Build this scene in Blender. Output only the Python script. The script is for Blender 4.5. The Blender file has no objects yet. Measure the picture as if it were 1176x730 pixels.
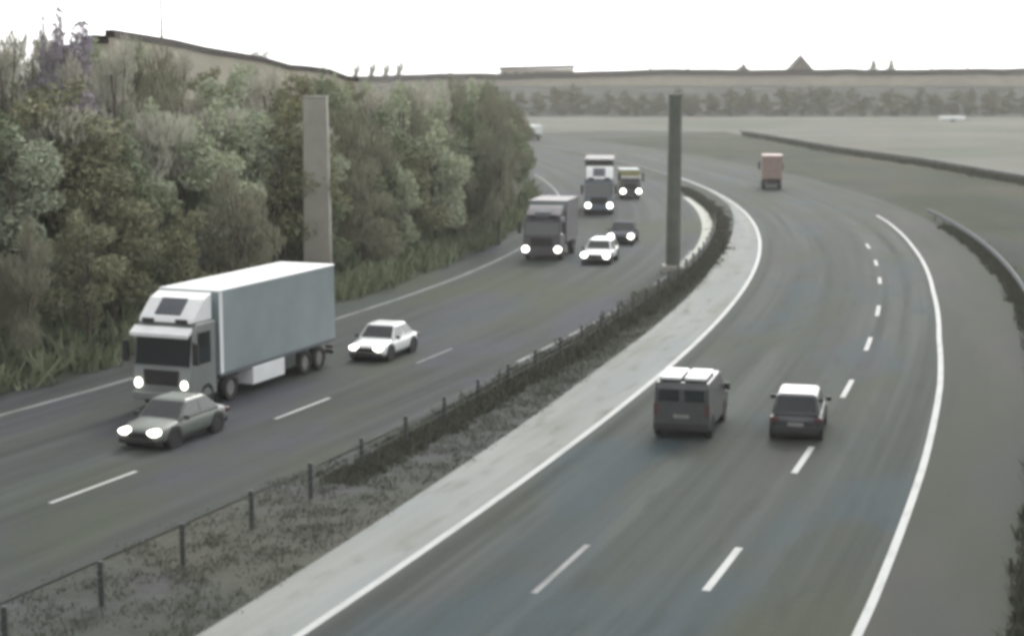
import bpy, math, random
import numpy as np
from mathutils import Vector, Matrix
random.seed(7); rng = np.random.default_rng(7)
S = bpy.context.scene
COL = S.collection

# ------------------------------------------------------------------ camera
CAM_H = 11.9
cd = bpy.data.cameras.new('camera'); cam = bpy.data.objects.new('camera', cd); COL.objects.link(cam)
cam.location = (0, 0, CAM_H)
cam.rotation_euler = (math.radians(90) - math.atan(280 / 1900), 0, 0)
cd.sensor_width = 36.0; cd.lens = 36.0 * 1900 / 1176
cd.clip_start = 0.5; cd.clip_end = 4000
S.camera = cam
cd.dof.use_dof = True; cd.dof.focus_distance = 58; cd.dof.aperture_fstop = 0.6

# ------------------------------------------------------------------ world, sun, exposure
SUN_EL, SUN_ROT = 38, 12
w = bpy.data.worlds.new('World'); S.world = w; w.use_nodes = True
nt = w.node_tree; nt.nodes.clear()
sky = nt.nodes.new('ShaderNodeTexSky'); sky.sky_type = 'NISHITA'; sky.sun_disc = False
sky.sun_elevation = math.radians(SUN_EL); sky.sun_rotation = math.radians(SUN_ROT)
sky.dust_density = 2.0; sky.air_density = 1.0
hs = nt.nodes.new('ShaderNodeHueSaturation'); hs.inputs['Saturation'].default_value = 0.02
bg = nt.nodes.new('ShaderNodeBackground'); bg.inputs['Strength'].default_value = 0.15
ow = nt.nodes.new('ShaderNodeOutputWorld')
nt.links.new(sky.outputs[0], hs.inputs['Color']); nt.links.new(hs.outputs[0], bg.inputs['Color'])
nt.links.new(bg.outputs[0], ow.inputs['Surface'])
sl = bpy.data.lights.new('sun', 'SUN'); sl.energy = 0.7; sl.angle = math.radians(14); sl.color = (1, 0.95, 0.86)
so = bpy.data.objects.new('sun', sl); COL.objects.link(so)
el, az = math.radians(SUN_EL), math.radians(SUN_ROT)
sd = Vector((math.sin(az) * math.cos(el), math.cos(az) * math.cos(el), math.sin(el)))
so.rotation_euler = sd.to_track_quat('Z', 'Y').to_euler()
S.view_settings.view_transform = 'Standard'; S.view_settings.look = 'None'
S.view_settings.gamma = 1; S.view_settings.exposure = 1.08
try: S.view_settings.use_curve_mapping = False
except Exception: pass
S.cycles.filter_width = 3.7
S.cycles.max_bounces = 5; S.cycles.volume_bounces = 0
S.cycles.use_denoising = True

# ------------------------------------------------------------------ materials
def newmat(name):
    m = bpy.data.materials.new(name); m.use_nodes = True
    return m, m.node_tree, m.node_tree.nodes['Principled BSDF']
def simple(name, col, rough=0.6, metal=0.0, coat=0.0, var=0.12, scale=3.0):
    m, t, b = newmat(name)
    n = t.nodes.new('ShaderNodeTexNoise'); n.inputs['Scale'].default_value = scale; n.inputs['Detail'].default_value = 5
    tc = t.nodes.new('ShaderNodeTexCoord'); t.links.new(tc.outputs['Object'], n.inputs['Vector'])
    r = t.nodes.new('ShaderNodeValToRGB')
    r.color_ramp.elements[0].position = .3; r.color_ramp.elements[1].position = .7
    r.color_ramp.elements[0].color = (*[c * (1 - var) for c in col], 1)
    r.color_ramp.elements[1].color = (*[min(1, c * (1 + var)) for c in col], 1)
    t.links.new(n.outputs['Fac'], r.inputs[0]); t.links.new(r.outputs[0], b.inputs['Base Color'])
    b.inputs['Roughness'].default_value = rough; b.inputs['Metallic'].default_value = metal
    b.inputs['Coat Weight'].default_value = coat; b.inputs['Coat Roughness'].default_value = 0.08
    return m
def emit(name, col, strength):
    m, t, b = newmat(name)
    b.inputs['Base Color'].default_value = (*col, 1)
    b.inputs['Emission Color'].default_value = (*col, 1); b.inputs['Emission Strength'].default_value = strength
    return m
def mix_mat(name, cols, layers, rough=0.85, coord='Object', bump=0.0, bumpscale=6, gain=.7):
    """blend base colour through several noise layers: (colour, scale xyz, lo, hi, amount)"""
    m, t, b = newmat(name)
    cols = tuple(c * gain for c in cols); layers = [(tuple(c * gain for c in l[0]), *l[1:]) for l in layers]
    tc = t.nodes.new('ShaderNodeTexCoord')
    cur = t.nodes.new('ShaderNodeRGB'); cur.outputs[0].default_value = (*cols, 1); out = cur.outputs[0]
    for col, sc, lo, hi, amt in layers:
        mp = t.nodes.new('ShaderNodeMapping'); mp.inputs['Scale'].default_value = sc
        mp.inputs['Location'].default_value = (random.uniform(0, 50), random.uniform(0, 50), 0)
        t.links.new(tc.outputs[coord], mp.inputs['Vector'])
        n = t.nodes.new('ShaderNodeTexNoise'); n.inputs['Scale'].default_value = 1; n.inputs['Detail'].default_value = 4
        t.links.new(mp.outputs[0], n.inputs['Vector'])
        mr = t.nodes.new('ShaderNodeMapRange'); mr.inputs['From Min'].default_value = lo; mr.inputs['From Max'].default_value = hi
        mr.inputs['To Max'].default_value = amt
        t.links.new(n.outputs['Fac'], mr.inputs['Value'])
        mx = t.nodes.new('ShaderNodeMix'); mx.data_type = 'RGBA'
        t.links.new(mr.outputs[0], mx.inputs['Factor']); t.links.new(out, mx.inputs[6])
        mx.inputs[7].default_value = (*col, 1); out = mx.outputs[2]
    t.links.new(out, b.inputs['Base Color']); b.inputs['Roughness'].default_value = rough; b.inputs['Specular IOR Level'].default_value = .06
    if bump:
        n = t.nodes.new('ShaderNodeTexNoise'); n.inputs['Scale'].default_value = bumpscale; n.inputs['Detail'].default_value = 6
        t.links.new(tc.outputs['Object'], n.inputs['Vector'])
        bp = t.nodes.new('ShaderNodeBump'); bp.inputs['Strength'].default_value = bump; bp.inputs['Distance'].default_value = .1
        t.links.new(n.outputs['Fac'], bp.inputs['Height']); t.links.new(bp.outputs[0], b.inputs['Normal'])
    return m

M = {}
# asphalt: UV x = metres across, y = metres along
M['asphalt_r'] = mix_mat('asphalt_right', (.084, .096, .086), [
    ((.13, .145, .14), (.9, .009, 1), .44, .62, .85), ((.045, .054, .052), (1.1, .012, 1), .5, .68, .8),
    ((.078, .11, .13), (.22, .07, 1), .5, .64, .7), ((.09, .1, .065), (.18, .06, 1), .5, .66, .7), ((.1, .094, .1), (.22, .04, 1), .54, .68, .5),
    ((.05, .055, .052), (1.6, .25, 1), .55, .8, .5), ((.14, .15, .145), (7, 5, 1), .55, .8, .4)], coord='UV', bump=.15, bumpscale=14, rough=.85, gain=.66)
M['asphalt_l'] = mix_mat('asphalt_left', (.076, .084, .08), [
    ((.11, .12, .12), (.9, .009, 1), .44, .62, .85), ((.045, .05, .05), (1.0, .012, 1), .5, .68, .8),
    ((.085, .085, .115), (.2, .07, 1), .5, .64, .7), ((.078, .094, .062), (.16, .05, 1), .48, .64, .8), ((.07, .09, .1), (.22, .04, 1), .52, .68, .5),
    ((.05, .054, .05), (1.6, .25, 1), .55, .8, .5), ((.12, .128, .122), (7, 5, 1), .55, .8, .4)], coord='UV', bump=.15, bumpscale=14, rough=.85, gain=.78)
M['shoulder_r'] = mix_mat('asphalt_shoulder', (.078, .088, .072), [
    ((.105, .104, .098), (.3, .05, 1), .45, .7, .8), ((.055, .06, .052), (.5, .03, 1), .5, .72, .8),
    ((.08, .085, .1), (.2, .08, 1), .5, .7, .5), ((.13, .13, .12), (6, 5, 1), .55, .8, .4)], coord='UV', bump=.15, bumpscale=14)
M['concrete'] = mix_mat('concrete_shoulder', (.33, .345, .325), [
    ((.42, .44, .425), (.9, .03, 1), .42, .66, .9), ((.26, .27, .24), (.5, .12, 1), .5, .72, .8), ((.32, .36, .38), (.3, .05, 1), .5, .68, .7),
    ((.2, .2, .165), (1.6, .35, 1), .55, .75, .7), ((.42, .43, .41), (9, 7, 1), .55, .8, .4)], coord='UV', bump=.1, bumpscale=10)
M['paint'] = mix_mat('white_road_paint', (.62, .64, .63), [((.4, .42, .41), (2.5, .6, 1), .5, .75, .7), ((.22, .23, .23), (14, 9, 1), .6, .75, .5)], coord='UV', rough=.6)
M['paint_dirty'] = mix_mat('worn_white_paint', (.36, .375, .37), [((.2, .21, .21), (3, .5, 1), .42, .68, .85), ((.12, .12, .12), (9, 5, 1), .55, .75, .5)], coord='UV', rough=.7)
M['kerb'] = mix_mat('pale_kerb', (.6, .62, .56), [((.45, .46, .41), (1, .3, 1), .45, .7, .8)], coord='UV')
M['ground'] = mix_mat('grass_ground', (.092, .1, .094), [
    ((.06, .07, .055), (.12, .12, .12), .42, .62, .8), ((.11, .108, .085), (.09, .09, .09), .5, .66, .6),
    ((.095, .095, .105), (.25, .25, .25), .5, .66, .7), ((.05, .055, .04), (1.3, 1.3, 1.3), .5, .75, .5),
    ((.13, .125, .1), (4, 4, 4), .55, .8, .5)], coord='Object', bump=.6, bumpscale=2.5, rough=.95, gain=.85)
M['field'] = mix_mat('pale_dry_field', (.19, .2, .165), [
    ((.13, .155, .11), (.03, .02, 1), .44, .6, .7), ((.235, .23, .215), (.015, .05, 1), .48, .64, .8), ((.2, .18, .16), (.05, .02, 1), .52, .66, .7),
    ((.14, .16, .15), (.08, .05, 1), .5, .68, .6)], coord='Object', rough=.95)
M['verge'] = mix_mat('green_verge', (.066, .082, .054), [
    ((.045, .058, .04), (.08, .05, 1), .44, .6, .8), ((.1, .092, .066), (.06, .04, 1), .48, .64, .8), ((.075, .078, .088), (.1, .03, 1), .52, .66, .6), ((.05, .058, .036), (.9, .9, 1), .5, .75, .5)], coord='Object', bump=.5, bumpscale=2, rough=.95)
M['dark_metal'] = simple('dark_weathered_steel', (.05, .055, .055), .6, .3)
M['steel'] = simple('galvanised_steel', (.085, .095, .11), .7, .1)
M['column_dark'] = simple('grey_green_painted_steel', (.1, .11, .09), .8, 0, var=.2, scale=1.0)
M['column_pale'] = simple('pale_concrete', (.3, .29, .255), .85, 0, var=.15, scale=.8)
M['wall_tan'] = mix_mat('tan_wall_panels', (.62, .58, .47), [((.5, .47, .38), (.3, .3, .6), .45, .7, .8), ((.47, .45, .4), (.05, .05, .1), .5, .7, .7)], coord='Object')
M['coping'] = simple('dark_brown_coping', (.018, .013, .008), .8)
M['bark'] = simple('grey_brown_bark', (.1, .085, .07), .9, 0, var=.3, scale=4)
M['roof_brown'] = simple('dark_brown_roofing', (.04, .028, .018), .85)
M['brick'] = simple('brown_brick', (.13, .1, .075), .85)
M['render_tan'] = simple('tan_render', (.4, .35, .28), .85)
M['white_paint'] = simple('white_vehicle_paint', (.78, .8, .8), .3, 0, .7, var=.04)
M['white_panel'] = simple('white_body_panel', (.74, .77, .77), .45, 0, .1, var=.05, scale=.8)
M['grey_panel'] = simple('light_grey_curtain', (.21, .255, .265), .6, 0, 0, var=.14, scale=.5)
M['cab_grey'] = simple('grey_cab_paint', (.17, .19, .185), .4, 0, .4, var=.1, scale=1.0)
M['grey_car'] = simple('mid_grey_car_paint', (.12, .14, .125), .5, .0, .12, var=.1, scale=1)
M['dark_car'] = simple('dark_grey_car_paint', (.035, .038, .045), .36, .1, .5, var=.1)
M['dark_van'] = simple('charcoal_van_paint', (.05, .052, .055), .45, 0, .5, var=.15)
M['blue_car'] = simple('dark_blue_car_paint', (.02, .028, .05), .85, .0, 0)
M['purple_box'] = simple('dull_plum_grey_panel', (.075, .07, .082), .6, 0, 0, var=.15)
M['blue_cab'] = simple('dusty_blue_cab_paint', (.11, .14, .18), .4, 0, .4)
M['yellow'] = simple('dull_yellow_body_panel', (.3, .29, .13), .5, 0, .2)
M['orange'] = simple('faded_orange_panel', (.27, .2, .17), .7)
M['pink'] = simple('pale_pink_canvas', (.42, .33, .3), .7)
M['glass'] = simple('dark_tinted_glass', (.012, .018, .02), .12, 0, .5, var=.05)
M['tyre'] = simple('black_rubber', (.018, .018, .018), .85)
M['rim'] = simple('grey_alloy', (.3, .3, .3), .4, .6)
M['black'] = simple('black_plastic', (.015, .015, .016), .6)
M['plate'] = simple('number_plate_white', (.2, .2, .19), .5)
M['tail'] = simple('red_lens', (.07, .02, .02), .4, 0, .2)
M['headlight'] = emit('lit_headlamp', (1, .94, .82), 4)
M['headlight_hot'] = emit('lit_far_headlamp', (1, .95, .86), 4)  # for lamp discs made oversized to take in their glare
M['amber'] = emit('amber_marker', (1, .35, .08), 1.2)

def leafmat(name, cols, rough=.8, gain=2.6):
    cols = [tuple(c * gain for c in q) for q in cols]
    m, t, b = newmat(name)
    oi = t.nodes.new('ShaderNodeObjectInfo'); g = t.nodes.new('ShaderNodeNewGeometry')
    ad = t.nodes.new('ShaderNodeMath'); ad.operation = 'ADD'
    mu = t.nodes.new('ShaderNodeMath'); mu.operation = 'MULTIPLY'; mu.inputs[1].default_value = .35
    m2 = t.nodes.new('ShaderNodeMath'); m2.operation = 'MULTIPLY'; m2.inputs[1].default_value = .6
    t.links.new(oi.outputs['Random'], mu.inputs[0]); t.links.new(g.outputs['Random Per Island'], m2.inputs[0])
    t.links.new(mu.outputs[0], ad.inputs[0]); t.links.new(m2.outputs[0], ad.inputs[1])
    r = t.nodes.new('ShaderNodeValToRGB'); e = r.color_ramp.elements
    while len(e) < len(cols): e.new(.5)
    for i, c in enumerate(cols):
        e[i].position = i / (len(cols) - 1); e[i].color = (*c, 1)
    t.links.new(ad.outputs[0], r.inputs[0]); t.links.new(r.outputs[0], b.inputs['Base Color'])
    b.inputs['Roughness'].default_value = rough; b.inputs['Specular IOR Level'].default_value = .1
    return m
M['leaf_green'] = leafmat('grey_green_leaves', [(.055, .07, .042), (.082, .1, .062), (.078, .085, .055), (.105, .115, .08)])
M['leaf_olive'] = leafmat('olive_leaves', [(.075, .08, .045), (.1, .1, .058), (.085, .088, .06), (.115, .115, .075)])
M['twig_brown'] = leafmat('brown_grey_twigs', [(.08, .078, .056), (.11, .108, .08), (.095, .098, .075), (.13, .135, .1)])
M['twig_pale'] = leafmat('haze_pale_mauve_twigs', [(.15, .15, .138), (.2, .19, .165), (.18, .185, .155), (.25, .245, .215)])  # twig colour lightened to give the upper bank a hazy look
M['scrub'] = leafmat('dark_scrub', [(.035, .043, .03), (.05, .055, .04), (.055, .055, .042), (.05, .053, .046)], gain=1.75)
M['leaf_pale'] = leafmat('haze_pale_green_leaves', [(.12, .14, .105), (.17, .185, .14), (.15, .165, .11), (.21, .22, .18)])  # leaf colour lightened in place of haze on the upper bank
M['far_leaf'] = leafmat('far_olive_leaves', [(.03, .04, .02), (.055, .06, .03), (.045, .04, .03), (.065, .07, .038)], gain=2.8)
M['dry_grass'] = leafmat('dry_grey_grass', [(.06, .068, .052), (.085, .09, .07), (.075, .078, .062), (.1, .104, .086)], gain=1.5)
M['blossom'] = leafmat('pale_blossom', [(.3, .26, .33), (.42, .38, .45), (.36, .35, .34), (.36, .36, .22)], gain=.9)

# ------------------------------------------------------------------ mesh helpers
class MB:
    def __init__(s): s.v = []; s.f = []; s.m = []; s.uv = None
    def add(s, vs, fs, mi=0):
        o = len(s.v); s.v += [tuple(v) for v in vs]; s.f += [tuple(i + o for i in f) for f in fs]; s.m += [mi] * len(fs)
    def box(s, x0, x1, y0, y1, z0, z1, mi=0):
        s.add([(x0, y0, z0), (x1, y0, z0), (x1, y1, z0), (x0, y1, z0), (x0, y0, z1), (x1, y0, z1), (x1, y1, z1), (x0, y1, z1)],
              [(0, 3, 2, 1), (4, 5, 6, 7), (0, 1, 5, 4), (1, 2, 6, 5), (2, 3, 7, 6), (3, 0, 4, 7)], mi)
    def loft(s, rings, mi=0, cap=True):
        n = len(rings[0]); vs = [p for r in rings for p in r]; fs = []
        for k in range(len(rings) - 1):
            for i in range(n):
                j = (i + 1) % n
                fs.append((k * n + i, k * n + j, (k + 1) * n + j, (k + 1) * n + i))
        if cap: fs += [tuple(reversed(range(n))), tuple(range((len(rings) - 1) * n, len(rings) * n))]
        s.add(vs, fs, mi)
    def tube(s, a, b, r0, r1=None, n=8, mi=0, cap=True):
        r1 = r0 if r1 is None else r1; a = Vector(a); b = Vector(b); d = (b - a).normalized()
        u = d.orthogonal().normalized(); v = d.cross(u)
        s.loft([[tuple(p + (u * math.cos(t) + v * math.sin(t)) * r) for t in [2 * math.pi * i / n for i in range(n)]] for p, r in ((a, r0), (b, r1))], mi, cap)
    def build(s, name, mat, parent=None, smooth=False, bevel=0, sub=0):
        me = bpy.data.meshes.new(name); me.from_pydata(s.v, [], s.f); me.validate()
        mats = mat if isinstance(mat, (list, tuple)) else [mat]
        for m in mats: me.materials.append(m)
        if len(mats) > 1:
            for p, i in zip(me.polygons, s.m): p.material_index = i
        if s.uv is not None:
            l = me.uv_layers.new(name='UVMap')
            for lp in me.loops: l.data[lp.index].uv = s.uv[lp.vertex_index]
        if smooth:
            for p in me.polygons: p.use_smooth = True
        o = bpy.data.objects.new(name, me); COL.objects.link(o)
        if parent: o.parent = parent
        if bevel:
            b = o.modifiers.new('bevel', 'BEVEL'); b.width = bevel; b.segments = 2; b.limit_method = 'ANGLE'
        if sub:
            b = o.modifiers.new('sub', 'SUBSURF'); b.levels = sub; b.render_levels = sub
        return o
def tag(o, label=None, cat=None, group=None, kind=None):
    if label: o['label'] = label
    if cat: o['category'] = cat
    if group: o['group'] = group
    if kind: o['kind'] = kind
    return o
def thing(name, label, cat, loc, rz=0, group=None):
    o = bpy.data.objects.new(name, None); COL.objects.link(o); o.location = loc; o.rotation_euler = (0, 0, rz)
    return tag(o, label, cat, group)
def copy_tree(o, parent=None):
    c = o.copy(); COL.objects.link(c); c.parent = parent
    for ch in list(o.children): copy_tree(ch, c)
    return c

# ------------------------------------------------------------------ road geometry (metres, camera above the origin, y ahead)
RP = [(-22, -8, 1), (-4.7, 34.1, 3), (-2.0, 41.0, 3), (2.7, 53.9, 3), (6.0, 65.2, 3), (11.4, 87.1, 3), (15.9, 105.7, 3), (18.2, 119.8, 3), (20.1, 140.0, 3), (20.5, 155.4, 3), (20.3, 172, 1), (17, 218, 1), (9, 262, 1), (-10, 320, 1)]
LP = [(-29, -8, 1), (-9.5, 43.7, 2), (-7.8, 47.5, 2), (-4.6, 55.4, 2), (1.0, 69.3, 2), (4.2, 80.8, 3), (8.5, 96.5, 3), (11.3, 105.7, 3), (13.8, 121.8, 3), (15.5, 138.3, 3), (15.8, 152.3, 2), (15.8, 172, 1), (12.6, 218, 1), (4.4, 262, 1), (-14.5, 320, 1)]
class Curve:
    def __init__(s, P, deg=6):
        P = np.array(P, float); s.c = np.polyfit((P[:, 1] - 150) / 150, P[:, 0], deg, w=P[:, 2]); s.d = np.polyder(s.c)
        ys = np.arange(-8, 320, .5); xs = s.x(ys); s.ys = ys; s.ss = np.concatenate([[0], np.cumsum(np.hypot(np.diff(xs), .5))])
    def x(s, y):
        y = np.asarray(y, float); yc = np.clip(y, -8, 320)
        return np.polyval(s.c, (yc - 150) / 150) + (y - yc) * s.slope(yc)
    def slope(s, y): return np.polyval(s.d, (np.clip(y, -8, 320) - 150) / 150) / 150
    def s_at(s, y): return float(np.interp(y, s.ys, s.ss))
    def y_at(s, sv): return float(np.interp(sv, s.ss, s.ys))
    def pt(s, y, off, z=0):
        m = float(s.slope(y)); n = math.hypot(1, m)
        return (float(s.x(y)) + off / n, y - off * m / n, z)
    def heading(s, y): return math.atan(float(s.slope(y)))      # from +y towards +x
RC, LC = Curve(RP), Curve(LP)
conc = lambda y: float(np.interp(y, [34, 50, 65, 105, 128, 152, 175], [-2.05, -2.4, -2.7, -2.6, -1.8, -.7, -.35]))
ledge = lambda y: float(np.interp(y, [40, 57, 64, 75, 93, 114], [-13.4, -12.9, -12.8, -12.3, -11.8, -11.6]))
outer = lambda y: float(np.interp(y, [30, 40, 53, 66, 77, 93, 116, 136], [11.1, 11.1, 10.95, 10.7, 10.35, 10.2, 10.4, 10.8]))
def ribbon(name, C, o0, o1, z, mat, y0=-8, y1=318, n=170, kind=None, parent=None, cols=1):
    mb = MB(); mb.uv = []; f0 = o0 if callable(o0) else (lambda y: o0); f1 = o1 if callable(o1) else (lambda y: o1)
    ys = np.linspace(y0, y1, n)
    for y in ys:
        sv = C.s_at(y)
        for k in range(cols + 1):
            o = f0(y) + (f1(y) - f0(y)) * k / cols
            mb.v.append(C.pt(float(y), o, z)); mb.uv.append((o, sv))
    c = cols + 1
    for i in range(n - 1):
        for k in range(cols): mb.f.append((i * c + k, i * c + k + 1, (i + 1) * c + k + 1, (i + 1) * c + k)); mb.m.append(0)
    o = mb.build(name, mat, parent)
    if kind: o['kind'] = kind
    return o

# ------------------------------------------------------------------ terrain
_yy = np.arange(-30, 330, 2.0); _lx = LC.x(_yy)
def bank_d(x, y):
    """distance to the left of the left road's inner edge line (positive = left of it)"""
    i = int(np.argmin((_lx - x) ** 2 + (_yy - y) ** 2)); m = float(LC.slope(_yy[i])); n = math.hypot(1, m)
    return -((x - _lx[i]) / n - (y - _yy[i]) * m / n)
def sm(a, b, v):
    t = min(1, max(0, (v - a) / (b - a))); return t * t * (3 - 2 * t)
def height(x, y):
    h = 0.0
    if x < 60 and y < 340:
        d = bank_d(x, y); top = np.interp(y, [60, 85, 145, 200, 330], [9.6, 9.2, 7.4, 5, 2])
        h = top * sm(16, 30, d)
    if y > 455: h = max(h, 8.2 * sm(470, 528, y))
    return h - .02
gx = np.concatenate([np.arange(-900, -90, 45), np.arange(-90, 90, 3), np.arange(90, 1000, 45)])
gy = np.concatenate([np.arange(-60, 330, 3), np.arange(330, 600, 12), np.arange(600, 1500, 60)])
gm = MB()
for y in gy:
    for x in gx: gm.v.append((float(x), float(y), height(float(x), float(y))))
nx = len(gx)
for j in range(len(gy) - 1):
    for i in range(nx - 1): gm.f.append((j * nx + i, j * nx + i + 1, (j + 1) * nx + i + 1, (j + 1) * nx + i)); gm.m.append(0)
tag(gm.build('ground', M['ground'], smooth=True), kind='structure')

def sheet(name, pts, z, mat):
    mb = MB(); mb.add([(x, y, z) for x, y in pts], [tuple(range(len(pts)))]); return tag(mb.build(name, mat), kind='structure')
GL = [(60, 100), (57.8, 150), (56.0, 183), (54.1, 218), (49.7, 255), (46.8, 306), (44, 345)]     # line of the far guard rail
vv = [(RC.pt(float(y), 14.5)[0], RC.pt(float(y), 14.5)[1]) for y in np.linspace(20, 300, 40)]
sheet('verge', vv + [(GL[-1][0], GL[-1][1])] + GL[::-1][1:] + [(64, 40), (60, 14)], .0, M['verge'])
sheet('field', GL + [(20, 352), (-4, 330), (-60, 350), (-160, 455), (-150, 468), (340, 468), (340, 100)][0:] , .012, M['field'])

ribbon('right_shoulder', RC, lambda y: outer(y), 14.5, .02, M['shoulder_r'], kind='structure', cols=3)
ribbon('right_carriageway', RC, -.1, lambda y: outer(y), .02, M['asphalt_r'], kind='structure', cols=8)
ribbon('concrete_shoulder', RC, conc, -.1, .024, M['concrete'], kind='structure', cols=3)
ribbon('left_carriageway', LC, lambda y: ledge(y) - 2.3, .9, .02, M['asphalt_l'], kind='structure', cols=8)
ribbon('inner_edge_marking', RC, -.11, .11, .03, M['paint'], kind='structure', y1=200)
ribbon('outer_edge_marking', RC, lambda y: outer(y), lambda y: outer(y) + .22, .03, M['paint'], kind='structure', y1=141)
ribbon('median_edge_marking', LC, -.02, .2, .03, M['paint_dirty'], kind='structure', y0=68, y1=112, n=60)
ribbon('left_edge_marking', LC, lambda y: ledge(y) - .12, lambda y: ledge(y) + .12, .03, M['paint_dirty'], kind='structure', y0=-8, y1=200)
# raised pale kerb where the left carriageway bends away
kb = MB(); kr = []
for y in np.linspace(104, 160, 46):
    w_ = .15 + .7 * sm(104, 124, y) - .3 * sm(140, 160, y)
    kr.append([LC.pt(float(y), .25, .0), LC.pt(float(y), .25, .12), LC.pt(float(y), .25 + w_, .12), LC.pt(float(y), .25 + w_, .0)])
kb.uv = None; kb.loft(kr); tag(kb.build('median_kerb', M['kerb']), kind='structure')

def dashes(name, C, off, ylist, length, mat, w=.16):
    mb = MB(); mb.uv = []
    for yc in ylist:
        sc = C.s_at(yc); k = len(mb.v)
        for t in range(5):
            y = C.y_at(sc - length / 2 + length * t / 4)
            for o in (off - w / 2, off + w / 2): mb.v.append(C.pt(y, o, .03)); mb.uv.append((o, C.s_at(y)))
        for t in range(4): mb.f.append((k + 2 * t, k + 2 * t + 1, k + 2 * t + 3, k + 2 * t + 2)); mb.m.append(0)
    tag(mb.build(name, mat), kind='structure')
dashes('lane_markings', RC, 7.45, [29.5, 41.4, 52.7, 64.3, 74.7, 84.9], 3.7, M['paint'], .2)
dashes('lane_markings', RC, 7.45, [97, 105.9, 116], 3.0, M['paint'], .2)
dashes('worn_lane_markings', RC, 3.75, [40.2], 4.2, M['paint_dirty'], .17)
dashes('left_lane_markings', LC, -3.75, [45.5, 57.0], 4.1, M['paint'], .16)
dashes('left_worn_lane_markings', LC, -3.75, [68.3], 4.0, M['paint_dirty'], .12)

# ------------------------------------------------------------------ barriers
def wbeam(name, label, pts, hgt=.72, mat='steel', step=4.0, ph=.0, side=1, postmat='dark_metal', posts=True):
    """pts: dense list of (x,y) along the rail"""
    t = thing(name, label, 'guardrail', (pts[0][0], pts[0][1], 0)); ox, oy = pts[0][0], pts[0][1]
    prof = [(0, -.16), (.05, -.12), (.05, -.05), (0, 0), (.05, .05), (.05, .12), (0, .16), (-.02, .16), (-.02, -.16)]
    mb = MB(); rings = []
    for i, (x, y) in enumerate(pts):
        a = pts[max(0, i - 1)]; b = pts[min(len(pts) - 1, i + 1)]; dx, dy = b[0] - a[0], b[1] - a[1]; l = math.hypot(dx, dy); nx_, ny_ = dy / l * side, -dx / l * side
        rings.append([(x - ox + nx_ * p, y - oy + ny_ * p, hgt - .16 + q) for p, q in prof])
    mb.loft(rings); mb.build('beam', M[mat], t)
    if posts:
        acc = 0; 
        for i in range(1, len(pts)):
            d = math.hypot(pts[i][0] - pts[i - 1][0], pts[i][1] - pts[i - 1][1]); acc += d
            if acc >= step:
                acc = 0; x, y = pts[i][0] - ox, pts[i][1] - oy
                p = MB(); p.box(x - .05 - .08 * side, x + .05 - .08 * side, y - .07, y + .07, -.05, hgt - .02); p.build('post', M[postmat], t)
    return t
wbeam('guardrail', 'grey steel guardrail curving along the right hard shoulder', [RC.pt(float(y), 14.95)[:2] for y in np.linspace(24, 140, 150)], side=-1)
gl = [(float(np.interp(y, [p[1] for p in GL], [p[0] for p in GL])), float(y)) for y in np.linspace(110, 330, 110)]
wbeam('guardrail', 'long dark guardrail crossing the grass in front of the pale field', gl, hgt=.95, mat='dark_metal', step=4.5, side=-1)

mc = thing('cable_barrier', 'dark cable barrier with slender posts along the grass median', 'barrier', (0, 0, 0))
cable_y = []; sv = RC.s_at(21.5)
for k in range(34):
    y = RC.y_at(sv + k * 3.45); cable_y.append(y)
moff = lambda y: float(np.interp(y, [34, 60, 85, 105, 150], [-5.2, -4.9, -4.2, -3.6, -3.0]))
for y in cable_y:
    x, yy, _ = RC.pt(y, moff(y)); p = MB(); p.box(x - .06, x + .06, yy - .05, yy + .05, -.05, 1.02)
    p.build('post', M['dark_metal'], mc, bevel=.012)
cb = MB()
for h in (.5, .7, .88):
    for a, b in zip(cable_y[:-1], cable_y[1:]):
        cb.tube(RC.pt(a, moff(a) + .075, h), RC.pt(b, moff(b) + .075, h), .009, n=4, cap=False)
cb.build('cable', M['dark_metal'], mc)

# ------------------------------------------------------------------ columns, mast
def column(name, label, x, y, h, r, mat, rect=False):
    t = thing(name, label, 'column', (x, y, height(x, y)))
    z0 = 0
    mb = MB()
    if rect:
        mb.loft([[(-r * k, -r * k * .8, z), (r * k, -r * k * .8, z), (r * k, r * k * .8, z), (-r * k, r * k * .8, z)] for z, k in ((-.5, 1.12), (h * .4, 1.05), (h, .93))])
        mb.build('shaft', mat, t, bevel=.06)
    else:
        mb.tube((0, 0, -.2), (0, 0, h), r, r * .86, 20); mb.build('shaft', mat, t, smooth=False)
    b = MB(); b.box(-r * 1.5, r * 1.5, -r * 1.5, r * 1.5, -.3, .45); b.build('footing', M['column_pale'], t, bevel=.05)
    c = MB(); c.box(-r * .97, r * .97, -r * .8, r * .8, h, h + .1); c.build('cap', mat, t, bevel=.03)
    return t
column('concrete_column', 'broad pale concrete column rising from the wooded bank behind the white lorry', -10.6, 90, 10.5, .68, M['column_pale'], True)
column('steel_column', 'tall slim dark grey column standing in the median beside the far traffic', *RC.pt(99.0, -4.8)[:2], 10.6, .45, M['column_dark'])
t = thing('lighting_mast', 'thin dark mast rising above the tan wall into the white sky', 'mast', (-26.3, 126, height(-26.3, 126)))
mb = MB(); mb.tube((0, 0, -.5), (0, 0, 13.5), .13, .07, 10); mb.build('pole', M['bark'], t)
mb = MB(); mb.tube((0, 0, 13.4), (1.2, -.2, 13.8), .05, .04, 6); mb.build('arm', M['bark'], t)
mb = MB(); mb.box(1.1, 1.8, -.35, -.05, 13.72, 13.88); mb.build('lamp_head', M['steel'], t, bevel=.04)

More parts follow.
